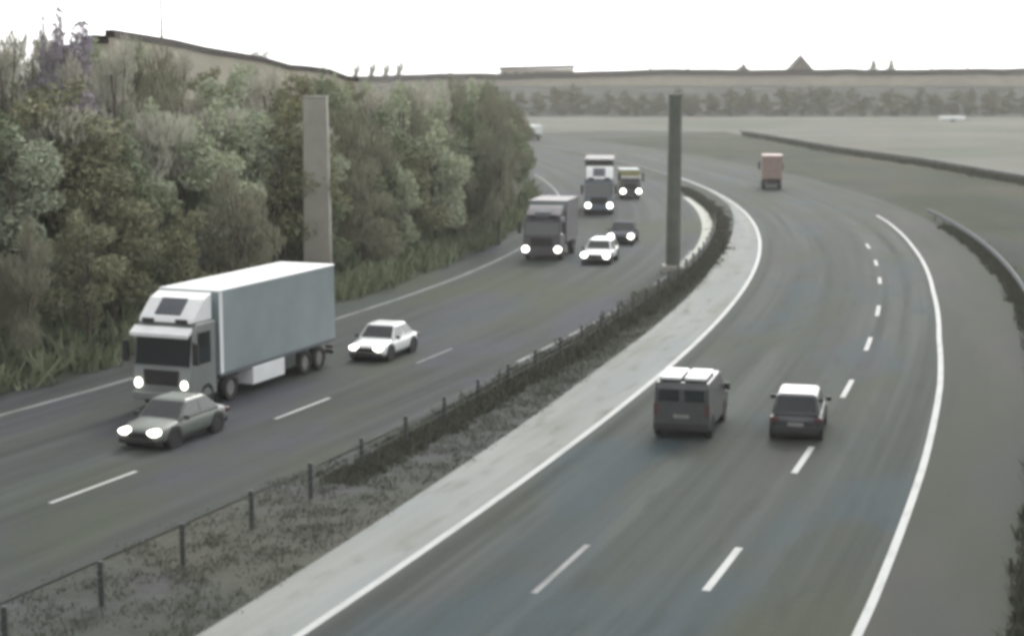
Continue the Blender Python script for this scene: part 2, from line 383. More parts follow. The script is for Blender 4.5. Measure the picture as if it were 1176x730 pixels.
# ------------------------------------------------------------------ walls on the skyline
def wall_run(name, label, pts, mat, cop_h=.3, cop_w=.25, thick=.18, panel=4.0):
    """pts: (x, y, z_bottom, z_top)"""
    t = thing(name, label, 'wall', (pts[0][0], pts[0][1], pts[0][2])); o = Vector(pts[0][:3])
    def rings(zf0, zf1, w):
        rr = []
        for i, p in enumerate(pts):
            a = pts[max(0, i - 1)]; b = pts[min(len(pts) - 1, i + 1)]; dx, dy = b[0] - a[0], b[1] - a[1]; l = math.hypot(dx, dy); nx_, ny_ = dy / l * w, -dx / l * w
            z0, z1 = zf0(p), zf1(p)
            rr.append([(p[0] - nx_ - o.x, p[1] - ny_ - o.y, z0 - o.z), (p[0] + nx_ - o.x, p[1] + ny_ - o.y, z0 - o.z), (p[0] + nx_ - o.x, p[1] + ny_ - o.y, z1 - o.z), (p[0] - nx_ - o.x, p[1] - ny_ - o.y, z1 - o.z)])
        return rr
    mb = MB(); mb.loft(rings(lambda p: p[2] - .4, lambda p: p[3] - cop_h, thick)); mb.build('panels', mat, t)
    mb = MB(); mb.loft(rings(lambda p: p[3] - cop_h, lambda p: p[3], cop_w)); mb.build('coping', M['coping'], t)
    return t
def crest(y, d=30.5): return LC.pt(y, -d)
pts = []
for u, v in [(128, 36), (160, 42), (195, 47), (235, 54), (270, 60), (300, 67), (330, 73), (352, 77), (375, 80), (396, 87), (410, 88)]:
    yw = float(np.interp(u, [105, 400], [84, 142])); x = (u - 588) / 1900 * yw * .99
    pts.append((x, yw, height(x, yw), CAM_H - (v - 85) * yw / 1900 + rng.uniform(-.1, .1)))
wall_run('noise_wall', 'tan wall with dark coping sloping down along the top of the left bank', pts, M['wall_tan'], cop_h=.42, cop_w=.26)
pts2 = []
for u, v in [(100, 43), (112, 41), (127, 42)]:
    yw = 83.2; x = (u - 588) / 1900 * yw; pts2.append((x, yw + (u - 100) * .02, height(x, yw), CAM_H - (v - 85) * yw / 1900))
wall_run('noise_wall', 'short lower wall end with dark coping left of the long sloping wall', pts2, M['wall_tan'], cop_h=.4, cop_w=.26)
FY = 530
pts = []
for u in range(330, 1420, 22):
    v = float(np.interp(u, [330, 400, 470, 570, 660, 740, 1176, 1420], [88, 88, 85, 84, 83, 80, 79, 79])) + random.uniform(-.8, .8)
    x = (u - 588) / 1900 * FY; pts.append((x, FY, 7.6, CAM_H - (v - 85) * FY / 1900))
wall_run('boundary_wall', 'very long tan wall with dark top edge running level along the horizon', pts, M['wall_tan'], cop_h=1.9, cop_w=.9)

# ------------------------------------------------------------------ buildings and rooftops behind the far wall
def flat_building():
    y = 575; x0, x1 = (573 - 588) / 1900 * y, (659 - 588) / 1900 * y; zt = CAM_H + 9.5 * y / 1900
    t = thing('low_building', 'long low flat roofed building with dark brown roof edge on the horizon', 'building', ((x0 + x1) / 2, y, 8))
    w_ = (x1 - x0) / 2
    mb = MB(); mb.box(-w_ + .4, w_ - .4, -.0, 12, -1, zt - 8 - 1.2); mb.build('wall', M['render_tan'], t)
    mb = MB(); mb.loft([[(-w_, -.5, zt - 9.2), (-w_, 12.5, zt - 9.2), (-w_, 12.5, zt - 8.5), (-w_, -.5, zt - 8.5)], [(w_, -.5, zt - 9.0), (w_, 12.5, zt - 9.0), (w_, 12.5, zt - 7.85), (w_, -.5, zt - 7.85)]]); mb.build('roof', M['roof_brown'], t)
    for k in range(7):
        xx = -w_ + 2.2 + k * (2 * w_ - 4.4) / 6; mb = MB(); mb.box(xx - .7, xx + .7, -.06, .0, zt - 11.5, zt - 10.2); mb.build('window', M['glass'], t)
flat_building()
def house(u, v, wpx, label, gable=True):
    y = 572; x = (u - 588) / 1900 * y; zt = CAM_H - (v - 85) * y / 1900; w_ = wpx / 1900 * y / 2
    t = thing('house', label, 'house', (x, y, 8))
    eav = CAM_H + 4.5 * y / 1900 - 8; ap = zt - 8
    mb = MB(); mb.add([(-w_, 0, -1), (w_, 0, -1), (w_, 8, -1), (-w_, 8, -1), (-w_, 0, eav), (w_, 0, eav), (w_, 8, eav), (-w_, 8, eav), (0, 0, ap - .5), (0, 8, ap - .5)],
        [(0, 1, 5, 8, 4), (2, 3, 7, 9, 6), (1, 2, 6, 5), (3, 0, 4, 7), (5, 6, 9, 8), (7, 4, 8, 9)]); mb.build('wall', M['brick'], t)
    r = MB()
    for s in (-1, 1):
        r.add([(0, -.5, ap), (0, 8.5, ap), (s * (w_ + .5), 8.5, eav - .5), (s * (w_ + .5), -.5, eav - .5), (0, -.5, ap - .75), (0, 8.5, ap - .75), (s * (w_ + .5), 8.5, eav - 1.15), (s * (w_ + .5), -.5, eav - 1.15)],
              [(0, 1, 2, 3), (7, 6, 5, 4), (0, 3, 7, 4), (1, 5, 6, 2), (2, 6, 7, 3)])
    r.build('roof', M['roof_brown'], t)
    c = MB(); c.box(-.3, .35, 3, 3.8, ap - .8, ap + .9); c.build('chimney', M['roof_brown'], t)
    mb = MB(); mb.box(-.6, .6, -.06, 0, eav - 1.6, eav - .3); mb.build('window', M['glass'], t)
house(917, 65, 27, 'steep gabled house poking above the far wall on the skyline')
house(852, 75, 11, 'tiny dark rooftop between the tall gable and the dark column')
def spike(u, v, label):
    y = 560; x = (u - 588) / 1900 * y; zt = CAM_H - (v - 85) * y / 1900
    t = thing('lamp_post', label, 'lamp post', (x, y, 8.1))
    mb = MB(); mb.tube((0, 0, -.5), (0, 0, zt - 8.1), .28, .18, 8); mb.build('pole', M['roof_brown'], t)
    mb = MB(); mb.box(-.55, .55, -.25, .25, 0, .0 + .01 + (CAM_H + 3.5 * y / 1900 - 8.1)); mb.build('base', M['roof_brown'], t)
    mb = MB(); mb.box(-.55, .55, -.2, .2, zt - 8.1 - .35, zt - 8.1); mb.build('lamp_head', M['roof_brown'], t)
spike(745, 70, 'small dark post on the horizon just left of the tall dark column')
spike(788, 67, 'small dark post on the horizon just right of the tall dark column')
spike(1105, 73, 'small dark post on the horizon near the right edge')
spike(1065, 75, 'small dark post on the horizon right of the two round trees')

# ------------------------------------------------------------------ trees
def leaf_cloud(clumps, n, size, elong=1.0, upright=False):
    """n small faces spread through ellipsoid clumps (cx,cy,cz,rx,ry,rz)"""
    vol = np.array([c[3] * c[4] * c[5] for c in clumps]); pr = vol ** .8 / (vol ** .8).sum()
    idx = rng.choice(len(clumps), n, p=pr); cl = np.array(clumps)[idx]
    d = rng.normal(size=(n, 3)); d /= np.linalg.norm(d, axis=1)[:, None]; r = rng.random(n) ** .45
    c = cl[:, :3] + d * r[:, None] * cl[:, 3:]
    a = rng.normal(size=(n, 3))
    if upright: a = np.stack([rng.normal(size=n) * .28, rng.normal(size=n) * .28, np.ones(n)], 1) + d * .25
    a /= np.linalg.norm(a, axis=1)[:, None]
    b = np.cross(a, rng.normal(size=(n, 3))); b /= np.linalg.norm(b, axis=1)[:, None]
    s = size * rng.uniform(.5, 1.4, n)[:, None]
    a = a * s * elong; b = b * s
    v = np.stack([c - a, c + b * .5 - a * .1, c + a, c - b * .5 + a * .1], 1).reshape(-1, 3)
    f = np.arange(n * 4).reshape(-1, 4)
    return v, f
def trunk_mb(h, r, clumps, n=7):
    mb = MB(); p = Vector((0, 0, -.6)); rr = r; segs = 5; pts_ = [p]
    for k in range(segs):
        p = p + Vector((random.uniform(-.12, .12), random.uniform(-.12, .12), (h + .6) / segs)); pts_.append(p)
    for k in range(segs): mb.tube(pts_[k], pts_[k + 1], r * (1 - k / segs * .75), r * (1 - (k + 1) / segs * .75), n, cap=False)
    for c in clumps:
        q = Vector(c[:3]); st = pts_[random.choice([2, 3, 4])]
        mid = st.lerp(q, .5) + Vector((0, 0, -.2)); mb.tube(st, mid, r * .32, r * .2, 5, cap=False); mb.tube(mid, q, r * .2, r * .06, 5, cap=False)
        for _ in range(3):
            e = q + Vector((random.uniform(-1, 1) * c[3], random.uniform(-1, 1) * c[4], random.uniform(-.2, 1) * c[5])); mb.tube(mid.lerp(q, .6), e, r * .1, r * .03, 4, cap=False)
    return mb
def make_tree(H, kind, W=None, low=.25):
    W = W or H * .3; nc = random.randint(9, 13); cl = []
    for k in range(nc):
        z = H * (low + (1 - low) * (k + .5) / nc); ww = W * math.sin(math.pi * min(.94, .22 + .75 * (k + .5) / nc)) ** .7
        a = random.uniform(0, 6.28); rd = ww * random.uniform(.25, .75)
        cl.append((math.cos(a) * rd, math.sin(a) * rd, z, ww * random.uniform(.4, .62), ww * random.uniform(.4, .62), H * random.uniform(.07, .12)))
    root = bpy.data.objects.new('tree', None); COL.objects.link(root)
    trunk_mb(H * .85, H * .018 + .03, cl).build('trunk', M['bark'], root, smooth=True)
    if kind.startswith('twig'): v, f = leaf_cloud(cl, 6500, .055, 5.0, True)
    else: v, f = leaf_cloud(cl, 6500, .115, 1.5)
    me = bpy.data.meshes.new('crown'); me.from_pydata(v.tolist(), [], f.tolist()); me.materials.append(M[kind])
    o = bpy.data.objects.new('crown', me); COL.objects.link(o); o.parent = root
    return root
desc = {'leaf_green': 'grey green leafy tree on the wooded left bank', 'leaf_olive': 'olive yellow leafy tree on the wooded left bank',
        'twig_brown': 'bare brown twiggy tree on the wooded left bank', 'twig_pale': 'bare pale grey twiggy tree on the wooded left bank'}
desc['leaf_pale'] = 'pale grey green leafy tree on the wooded left bank'
protos = []
for kind in ('leaf_green', 'twig_brown', 'leaf_olive', 'twig_pale', 'leaf_pale', 'twig_brown'):
    p = make_tree(10.0, kind); protos.append([p, kind, False])
def plant(pi, x, y, H, label=None, group='trees on the wooded left bank', sx=1.0, name='tree'):
    P = protos[pi]
    if not P[2]: r = P[0]; P[2] = True
    else: r = copy_tree(P[0])
    s = H / 10.0; r.location = (x, y, height(x, y) - .1); r.scale = (s * sx, s * sx, s); r.rotation_euler = (0, 0, random.uniform(0, 6.28))
    tag(r, label or desc[P[1]], 'tree', group); return r
cnt = 0
for row, (d0, hlo, hhi) in enumerate([(3.7, 5.6, 7.5), (6.3, 7.5, 9.5), (9.0, 9.0, 12), (11.4, 10, 13)]):
    y = 44 + row * 3
    while y < (205 if row < 2 else 165):
        off = ledge(y) - 1.2 - d0 + random.uniform(-.8, .8)
        x, yy, _ = LC.pt(y, off); u = 588 + 1900 * x / yy
        pw = [.28, .22, .2, .05, .05, .2] if row == 0 else [.16, .16, .12, .2, .22, .14] if row == 1 else [.06, .08, .06, .36, .38, .06]  # upper rows favour the pale kinds: haze put into the tree colours
        step = (3.1 + y * .012) * (1.0 if row < 3 else 1.15)
        lim = 603 if y > 100 else 1200
        Ht = random.uniform(hlo, hhi) * (1.0 if y < 100 else 1.15 if y < 130 else 1.3)
        g = height(x, yy)
        top_lim = CAM_H + (85 - (float(np.interp(u, [-200, 0, 60, 105, 130, 400, 600], [8, 22, 32, 40, 37, 84, 90])) + (6 if u < 100 else 8))) * yy / 1900
        top_lim -= abs(float(rng.normal())) * (.35 if row > 1 else .9)
        Ht = min(Ht, max(3.0, top_lim - g))
        if -150 < u < lim - 1900 * Ht * .16 / yy and math.hypot(x + 10.6, (yy - 84)) > 4.0 and not (abs(u - 364) < 26 and yy < 90):
            pi = int(rng.choice(6, p=pw))
            plant(pi, x, yy, Ht, sx=random.uniform(.95, 1.3)); cnt += 1
        y += step
# narrow dense trees at the end of the bank, beside the far traffic
for x, y, H in [(-.95, 116, 9.8), (-1.4, 122, 10.6), (-1.6, 128, 10.9), (-3.0, 118, 10.2), (-1.8, 136, 11), (-4.5, 127, 10.8), (-2.2, 146, 10.6)]:
    plant(int(rng.choice([1, 5, 0])), x, y, H, sx=.62)
# tall ones above the wall at the far left
sp = [(12, 76, 6.8, 3, 'tall pale bare tree at the far left above the bank'), (38, 78, 6.1, 1, 'brown twiggy treetop left of the blossom trees'), (-30, 74, 7.5, 0, 'tall green tree at the left edge of the bank')]
for u, y, H, pi, lab in sp:
    x = (u - 588) / 1900 * y; plant(pi, x, y, H, lab, None)
x = (303 - 588) / 1900 * 128
plant(0, x, 128, CAM_H + 1.9 - height(x, 128), 'small round treetop peeping above the sloping tan wall', None)
p = make_tree(10, 'blossom'); xx = (84 - 588) / 1900 * 78; p.location = (xx, 78, height(xx, 78)); s = (14.5 - height(xx, 78)) / 10; p.scale = (s * .7, s * .7, s)
tag(p, 'small tree with lilac and yellow blossom above the left bank', 'tree')
xx = (62 - 588) / 1900 * 77; c = copy_tree(p); c.location = (xx, 77, height(xx, 77)); s = (14.1 - height(xx, 77)) / 10; c.scale = (s * .4, s * .4, s); tag(c, 'smaller pale blossom tree left of the lilac one', 'tree')

# far tree line in front of the horizon wall
fp = []
for W in (3.6, 4.2, 3.2):
    r = make_tree(10, 'far_leaf', W=W, low=.08); fp.append([r, False])
k = 0
for row, yb in enumerate((476, 486, 500)):
    x = -105 + row * 2.6
    while x < 235:
        P = fp[k % 3]; r = P[0] if not P[1] else copy_tree(P[0]); P[1] = True
        yy = yb + random.uniform(-4, 4); g = height(x, yy); top = CAM_H - (random.uniform(22, 34) if row == 0 else random.uniform(13, 24)) * yy / 1900
        if random.random() < .12: top += .9
        H = (top - g); s = H / 10; r.location = (x, yy, g - .1); r.scale = (s * 1.25 + .25, s * 1.25 + .25, s); r.rotation_euler = (0, 0, random.uniform(0, 6.28))
        tag(r, 'hazy olive tree in the far line along the horizon wall', 'tree', 'far trees along the horizon wall'); k += 1
        x += random.uniform(4.2, 6.2)
def sky_tree(u, v, kindi, label, sx=1.0):
    y = 566; x = (u - 588) / 1900 * y; zt = CAM_H - (v - 85) * y / 1900
    P = protos[kindi]; r = copy_tree(P[0]); H = zt - 8; r.location = (x, y, 8.0); s = H / 10; r.scale = (s * sx, s * sx, s); tag(r, label, 'tree')
for u, v, lab in [(412, 73, 'leftmost bare treetop of the small cluster on the horizon'), (430, 71, 'bare treetop second from left in the horizon cluster'), (446, 72, 'third bare treetop in the horizon cluster'), (461, 70, 'rightmost bare treetop of the horizon cluster')]:
    sky_tree(u, v, 5, lab, .75)
sky_tree(998, 68, 0, 'left one of two round dark treetops on the skyline', .75); sky_tree(1018, 68, 0, 'right one of two round dark treetops on the skyline', .75)

# ------------------------------------------------------------------ ground cover (nobody could count it)
def stuff(name, label, P, size, elong, mat, upright=True):
    """P: list of (x,y,z,r,h) tufts"""
    vs = []; n = 26
    for x, y, z, r, h in P:
        a = rng.uniform(0, 6.28, n); d = r * rng.random(n) ** .5
        bx, by = x + np.cos(a) * d, y + np.sin(a) * d
        hh = h * rng.uniform(.4, 1.1, n); ln = rng.normal(size=(n, 2)) * h * .35; w_ = size * rng.uniform(.6, 1.4, n)
        t = rng.uniform(0, 6.28, n); ux, uy = np.cos(t) * w_, np.sin(t) * w_
        zz = np.full(n, z - .03)
        v = np.stack([np.stack([bx - ux, by - uy, zz], 1), np.stack([bx + ux, by + uy, zz], 1), np.stack([bx + ln[:, 0] + ux * .4, by + ln[:, 1] + uy * .4, z + hh], 1), np.stack([bx + ln[:, 0] - ux * .4, by + ln[:, 1] - uy * .4, z + hh * .95], 1)], 1)
        vs.append(v.reshape(-1, 3))
    v = np.concatenate(vs); f = np.arange(len(v)).reshape(-1, 4)
    me = bpy.data.meshes.new(name); me.from_pydata(v.tolist(), [], f.tolist()); me.materials.append(mat)
    o = bpy.data.objects.new(name, me); COL.objects.link(o); tag(o, label, None, None, 'stuff'); return o
P = []
for y in np.arange(24, 100, .3):
    w0 = float(conc(y)) - .15; p1 = RC.pt(float(y), 0); 
    wl = RC.x(y) - LC.x(y) - 1.3
    for _ in range(5):
        o = random.uniform(-float(wl) + .2, w0); x, yy, _z = RC.pt(float(y), o); P.append((x, yy, 0, .45, random.uniform(.03, .1)))
stuff('median_grass', 'short rough grass over the median strip', P, .02, 1, M['dry_grass'])
P = []
for y in np.arange(46, 175, .16):
    for _ in range(3):
        o = moff(y) + random.gauss(0, .3) - .1 + (.5 if y > 100 else 0); x, yy, _z = RC.pt(float(y), o); P.append((x, yy, 0, .35, random.uniform(.2, .5) * (min(1, .4 + (y - 46) / 30) if y < 98 else .4)))
stuff('median_scrub', 'dark scrub growing along the median barrier', P, .04, 1, M['scrub'])
P = []
for y in np.arange(24, 130, .22):
    for _ in range(2):
        o = 14.75 + random.gauss(0, .22); x, yy, _z = RC.pt(float(y), o); P.append((x, yy, 0, .3, random.uniform(.2, .5)))
stuff('roadside_weeds', 'dark weeds under the guardrail of the right shoulder', P, .03, 1, M['scrub'])
P = []
for y in np.arange(112, 325, .35):
    x = float(np.interp(y, [p[1] for p in GL], [p[0] for p in GL])); P.append((x + random.gauss(0, .5), float(y), 0, .5, random.uniform(.4, .9)))
stuff('fence_weeds', 'dark weeds under the far guardrail', P, .06, 1, M['scrub'])
P = []
for y in np.arange(40, 200, .5):
    for _ in range(9):
        o = ledge(y) - 2.6 - random.uniform(0, 17) ; x, yy, _z = LC.pt(float(y), o); P.append((x, yy, height(x, yy), .7, random.uniform(.5, 1.6)))
stuff('bank_undergrowth', 'tangled undergrowth covering the left bank beneath the trees', P, .07, 1, M['leaf_green'])

# ------------------------------------------------------------------ vehicles (local frame: +y forward, origin at the middle of the front bumper on the ground)
def wheel(parent, x, y, r=.33, w=.22):
    o = MB(); s = 1 if x > 0 else -1; prof = [(r * .62, -w / 2), (r * .93, -w / 2), (r, -w / 2 + .03), (r, w / 2 - .03), (r * .93, w / 2), (r * .62, w / 2)]
    n = 20; rings = [[(x + px, y + pr * math.cos(2 * math.pi * i / n), r + pr * math.sin(2 * math.pi * i / n)) for pr, px in prof] for i in range(n)]; rings.append(rings[0])
    o.loft(rings, cap=False); t = o.build('wheel', M['tyre'], parent, smooth=True)
    q = MB(); q.tube((x - w * .35 , y, r), (x + s * w * .36, y, r), r * .63, r * .6, 16); q.build('rim', M['rim'], t)
    return t
def plate(mb, q, inset=(.0, .0, .0, .0), th=.025, out=.008):
    """thin panel over quad q = [bl, br, tr, tl] (seen from outside), inset left,right,bottom,top as fractions"""
    q = [Vector(p) for p in q]; l, r, b, t = inset
    def bil(a, c): return (q[0] * (1 - a) + q[1] * a) * (1 - c) + (q[3] * (1 - a) + q[2] * a) * c
    P = [bil(l, b), bil(1 - r, b), bil(1 - r, 1 - t), bil(l, 1 - t)]
    n = (P[1] - P[0]).cross(P[3] - P[0]).normalized()
    A = [p + n * out for p in P]; B = [p - n * th for p in P]
    mb.add(A + B, [(0, 1, 2, 3), (7, 6, 5, 4), (0, 4, 5, 1), (1, 5, 6, 2), (2, 6, 7, 3), (3, 7, 4, 0)])
def make_car(name, label, cat, loc, rz, paint, L=4.5, W=1.8, H=1.45, style='saloon', lit=True, hot=False, lampscale=1.0, group=None):
    t = thing(name, label, cat, loc, rz, group); hw = W / 2; zb = .2
    belt = H * .62; hood = H * .55; boot = {'saloon': H * .63, 'hatch': belt, 'suv': belt}[style]
    st = [(0.0, .80, .42, .56), (-.12, .93, .24, .9 * hood), (-.55, 1, .2, hood), (-L * .24, 1, .2, hood + .06), (-L * .3, 1, .2, belt), (-L * .6, 1, .2, belt + .01), (-L * .82, 1, .2, boot), (-L + .12, .96, .24, boot - .02), (-L, .84, .4, boot * .85)]
    rings = []
    for y, k, z0, z1 in st:
        w_ = hw * k; h = z1 - z0
        half = [(w_ * .88, z0), (w_ * .98, z0 + h * .18), (w_, z0 + h * .55), (w_ * .97, z1 - h * .13), (w_ * .84, z1 - h * .01), (w_ * .4, z1 + .02)]
        rings.append([(x, y, z) for x, z in half] + [(-x, y, z) for x, z in reversed(half)])
    mb = MB(); mb.loft(rings); body = mb.build('body', paint, t, smooth=True, sub=1)
    y0 = -L * .27; y1 = -L * .42; y2 = {'saloon': -L * .72, 'hatch': -L * .88, 'suv': -L * .92}[style]; y3 = {'saloon': -L * .87, 'hatch': -L * .985, 'suv': -L * .985}[style]
    wb, wt = hw * .93, hw * .74; zc = belt - .04; zr = H
    base = [(wb, y0, zc), (wb, y3, zc), (-wb, y3, zc), (-wb, y0, zc)]; top = [(wt, y1, zr - .05), (wt, y2, zr - .05), (-wt, y2, zr - .05), (-wt, y1, zr - .05)]
    mb = MB(); mb.loft([base, top, [(wt * .86, y1 - .12, zr), (wt * .86, y2 + .1, zr), (-wt * .86, y2 + .1, zr), (-wt * .86, y1 - .12, zr)]]); mb.build('roof', paint, t, bevel=.04)
    g = MB(); plate(g, [(-wb, y0, zc), (wb, y0, zc), (wt, y1, zr - .05), (-wt, y1, zr - .05)][::-1] if False else [(wb, y0, zc), (-wb, y0, zc), (-wt, y1, zr - .05), (wt, y1, zr - .05)], (.05, .05, .12, .05)); g.build('windscreen', M['glass'], t)
    g = MB(); plate(g, [(-wb, y3, zc), (wb, y3, zc), (wt, y2, zr - .05), (-wt, y2, zr - .05)], (.08, .08, .15, .08)); g.build('rear_window', M['glass'], t)
    for s in (1, -1):
        ym = (y0 + y3) / 2; yt = (y1 + y2) / 2
        for (a, b, at, bt) in ((ym - .04, y0, yt - .04, y1), (y3, ym + .0, y2, yt + .0)):
            q = [(s * wb, a, zc), (s * wb, b, zc), (s * wt, bt, zr - .05), (s * wt, at, zr - .05)]
            if s < 0: q = [q[1], q[0], q[3], q[2]]
            g = MB(); plate(g, q, (.07, .07, .16, .1)); g.build('side_window', M['glass'], t)
        m_ = MB(); m_.box(s * (hw - .02), s * (hw + .17), y0 - .28, y0 - .16, zc + .02, zc + .16) if s > 0 else m_.box(-hw - .17, -hw + .02, y0 - .28, y0 - .16, zc + .02, zc + .16); m_.build('mirror', M['black'], t, bevel=.03)
        for yy in (-L * .19, -L * .81):
            a = MB(); a.tube((s * (hw - .22), yy, .34), (s * (hw + .004), yy, .34), .39, .39, 20); a.build('wheel_arch', M['black'], t)
            wheel(t, s * (hw - .1), yy, .33, .22)
        lw, lh = ((.36 * lampscale, .17 * lampscale) if not hot else (.42 * random.uniform(.85, 1.1), .38 * random.uniform(.85, 1.1)))  # hot lamps: disc widened to stand in for bloom around the lens
        if lit:
            z = hood * .78; xx = s * (hw - .12 - lw / 2 + (.1 if lampscale > 1.3 or hot else 0)); n = 14
            h = MB(); h.loft([[(xx + math.cos(2 * math.pi * i / n) * lw / 2 * k, yv, z + math.sin(2 * math.pi * i / n) * lh / 2 * k) for i in range(n)] for yv, k in ((-.25, 1), (.0, 1), (.035, .7))]); h.build('headlight', M['headlight_hot' if hot else 'headlight'], t, smooth=True)
        else:
            h = MB(); h.box(xx0 := s * (hw - .2) - .16, xx0 + .32, -.2, -.02, hood * .74, hood * .86); h.build('headlight', M['steel'], t, bevel=.03)
        tl = MB(); x0 = s * (hw - .16) - .13; tl.box(x0, x0 + .26, -L - .01, -L + .2, boot * .68, boot * .86); tl.build('tail_light', M['tail'], t, bevel=.02)
    g = MB(); g.box(-hw * .52, hw * .52, -.1, .02, .42, hood * .8); g.build('grille', M['black'], t, bevel=.03)
    g = MB(); g.box(-hw * .86, hw * .86, -.16, .03, .2, .4); g.build('bumper', M['black'], t, bevel=.05)
    g = MB(); g.box(-hw * .86, hw * .86, -L - .05, -L + .15, .24, .5); g.build('bumper', M['black'], t, bevel=.05)
    g = MB(); g.box(-hw * .8, hw * .8, -L + .3, -.3, .13, .3); g.build('underbody_shade', M['black'], t)  # black box added to darken the gap under the car
    g = MB(); g.box(-.26, .26, -L - .075, -L - .04, .52, .64); g.build('number_plate', M['plate'], t)
    return t

def make_truck(name, label, cat, loc, rz, cab, box, roofmat, L=10.5, W=2.5, H=4.1, cabL=2.1, cabH=3.0, box_top_band=None, fairing=None, visor=None, toolbox=None, windscreen='glass', lamp=(.34, .2), lamp_z=.82, hot=False, load=None, lit=True, fairH=None, lamp_in=.32, face=None):
    t = thing(name, label, cat, loc, rz); hw = W / 2; fairH = fairH or H
    # cab
    zb = .45
    prof = [(-.02, zb), (0, 1.25), (-.08, 1.55), (-.28, cabH * .9), (-.5, cabH), (-cabL, cabH), (-cabL, zb)]
    mb = MB(); mb.loft([[(x, y, z) for y, z in prof] for x in (-hw + .03, -hw * .5, hw * .5, hw - .03)][::-1]); mb.build('cab', cab, t, bevel=.07)
    zs, ze = 1.62, cabH * .9
    q = [(hw - .03, -.1, zs), (-hw + .03, -.1, zs), (-hw + .03, -.28, ze), (hw - .03, -.28, ze)]
    g = MB(); plate(g, q, (.04, .04, .02, .06), .03, .02); g.build('windscreen', M[windscreen], t)
    for s in (1, -1):
        q = [(s * (hw - .03), -1.35, 1.65), (s * (hw - .03), -.4, 1.65), (s * (hw - .03), -.5, ze), (s * (hw - .03), -1.35, ze)]
        if s < 0: q = [q[1], q[0], q[3], q[2]]
        g = MB(); plate(g, q, (.02, .02, .02, .02), .02, .012); g.build('side_window', M['glass'], t)
        a = MB(); a.tube((s * (hw - .05), -.2, 2.5), (s * (hw + .22), .02, 2.5), .025, n=6); a.box(s * (hw + .2) - .11, s * (hw + .2) + .11, -.06, .06, 1.75, 2.5); a.build('mirror', M['black'], t)
        a = MB(); a.box(min(s * (hw - .5), s * (hw - .02)), max(s * (hw - .5), s * (hw - .02)), -1.35, -.5, .35, .5); a.build('step', M['black'], t)
        if lit:
            n = 14; xx = s * (hw - lamp_in); kk = random.uniform(.82, 1.05)
            h = MB(); h.loft([[(xx + math.cos(2 * math.pi * i / n) * lamp[0] * kk / 2 * k, yv, lamp_z + math.sin(2 * math.pi * i / n) * lamp[1] * kk / 2 * k) for i in range(n)] for yv, k in ((-.1, 1), (.05, 1), (.09, .7))]); h.build('headlight', M['headlight_hot' if hot else 'headlight'], t, smooth=True)
    g = MB(); g.box(-hw * .58, hw * .58, -.06, .03, .95, 1.5); g.build('grille', M['black'], t, bevel=.03)
    g = MB(); g.box(-hw + .02, hw - .02, -.35, .06, .38, .68); g.build('bumper', face or cab, t, bevel=.05)
    if visor: g = MB(); g.loft([[(x, -.2, ze + .02), (x, .12, ze - .16), (x, .14, ze - .02), (x, -.22, ze + .2)] for x in (-hw * .96, hw * .96)][::-1]); g.build('visor', visor, t, bevel=.02)
    if fairing:
        mb = MB(); top = [(-.32, cabH), (-.42, cabH + .18), (-cabL * .62, fairH - .22), (-cabL * .95, fairH - .02), (-cabL * .95, cabH)]
        mb.loft([[(x * k, y, z) for y, z in top] for x, k in ((-hw * .9, 1), (-hw * .55, 1), (hw * .55, 1), (hw * .9, 1))][::-1]); mb.build('roof_fairing', fairing, t, bevel=.06)
        for s in (-1, 1):
            l_ = MB(); l_.box(s * hw * .55 - .22, s * hw * .55 + .22, -.36, -.26, cabH + .0, cabH + .14); l_.build('roof_lamp', M['black'], t)
        l_ = MB(); l_.loft([[(x, -.5, cabH + .25), (x, -cabL * .6, fairH - .26), (x, -cabL * .6, fairH - .2), (x, -.5, cabH + .31)] for x in (-hw * .42, hw * .42)][::-1]); l_.build('fairing_panel', M['steel'], t)
    # cargo box
    b0 = -cabL - .18; rf = MB()
    mb = MB(); mb.box(-hw, hw, -L, b0, 1.05, H - .05); bx_ = mb.build('cargo_box', box, t, bevel=.02)
    rf.box(-hw - .015, hw + .015, -L - .015, b0 + .015, H - .05, H + .02); rf.build('roof_panel', roofmat, t, bevel=.02)
    for s in (-1, 1):
        r_ = MB(); r_.box(min(s * hw, s * (hw + .02)), max(s * hw, s * (hw + .02)), -L, b0, 1.0, 1.12); r_.build('side_rail', M['steel'], t)
        pl = MB(); pl.box(min(s * hw, s * (hw + .018)), max(s * hw, s * (hw + .018)), b0 - .22, b0, 1.12, H - .06); pl.build('corner_post', roofmat, t)
    for k in range(2):
        d = MB(); d.box(-hw + .06 if k == 0 else .015, -.015 if k == 0 else hw - .06, -L - .04, -L, 1.15, H - .12); d.build('rear_door', box, t, bevel=.01)
    if box_top_band: bb = MB(); bb.box(-hw * .97, hw * .97, b0, b0 + .03, H - .62, H - .08); bb.build('front_band', box_top_band, t)
    ch = MB(); ch.box(-.45, .45, -L + .1, -cabL + .6, .62, 1.05); ch.build('chassis', M['black'], t)
    rb = MB(); rb.box(-hw + .1, hw - .1, -L - .02, -L + .1, .45, .62); rb.build('rear_bumper', M['dark_metal'], t)
    for s in (-1, 1):
        tl = MB(); x0 = s * (hw - .3) - .18; tl.box(x0, x0 + .36, -L - .04, -L - .005, .66, .8); tl.build('tail_light', M['tail'], t)
        wheel(t, s * (hw - .18), -1.05, .48, .3)
        ys = (-L + 1.3, -L + 2.5) if L > 8 else (-L + 1.4,)
        for y in ys: wheel(t, s * (hw - .2), y, .48, .36)
        if L > 9: wheel(t, s * (hw - .2), -cabL - 1.0, .48, .3)
        if L > 8:
            sk = MB(); sk.box(min(s * (hw - .04), s * (hw - .08)), max(s * (hw - .04), s * (hw - .08)), -L + 3.3, -L + 4.7, .5, 1.0); sk.build('side_guard', M['dark_metal'], t)
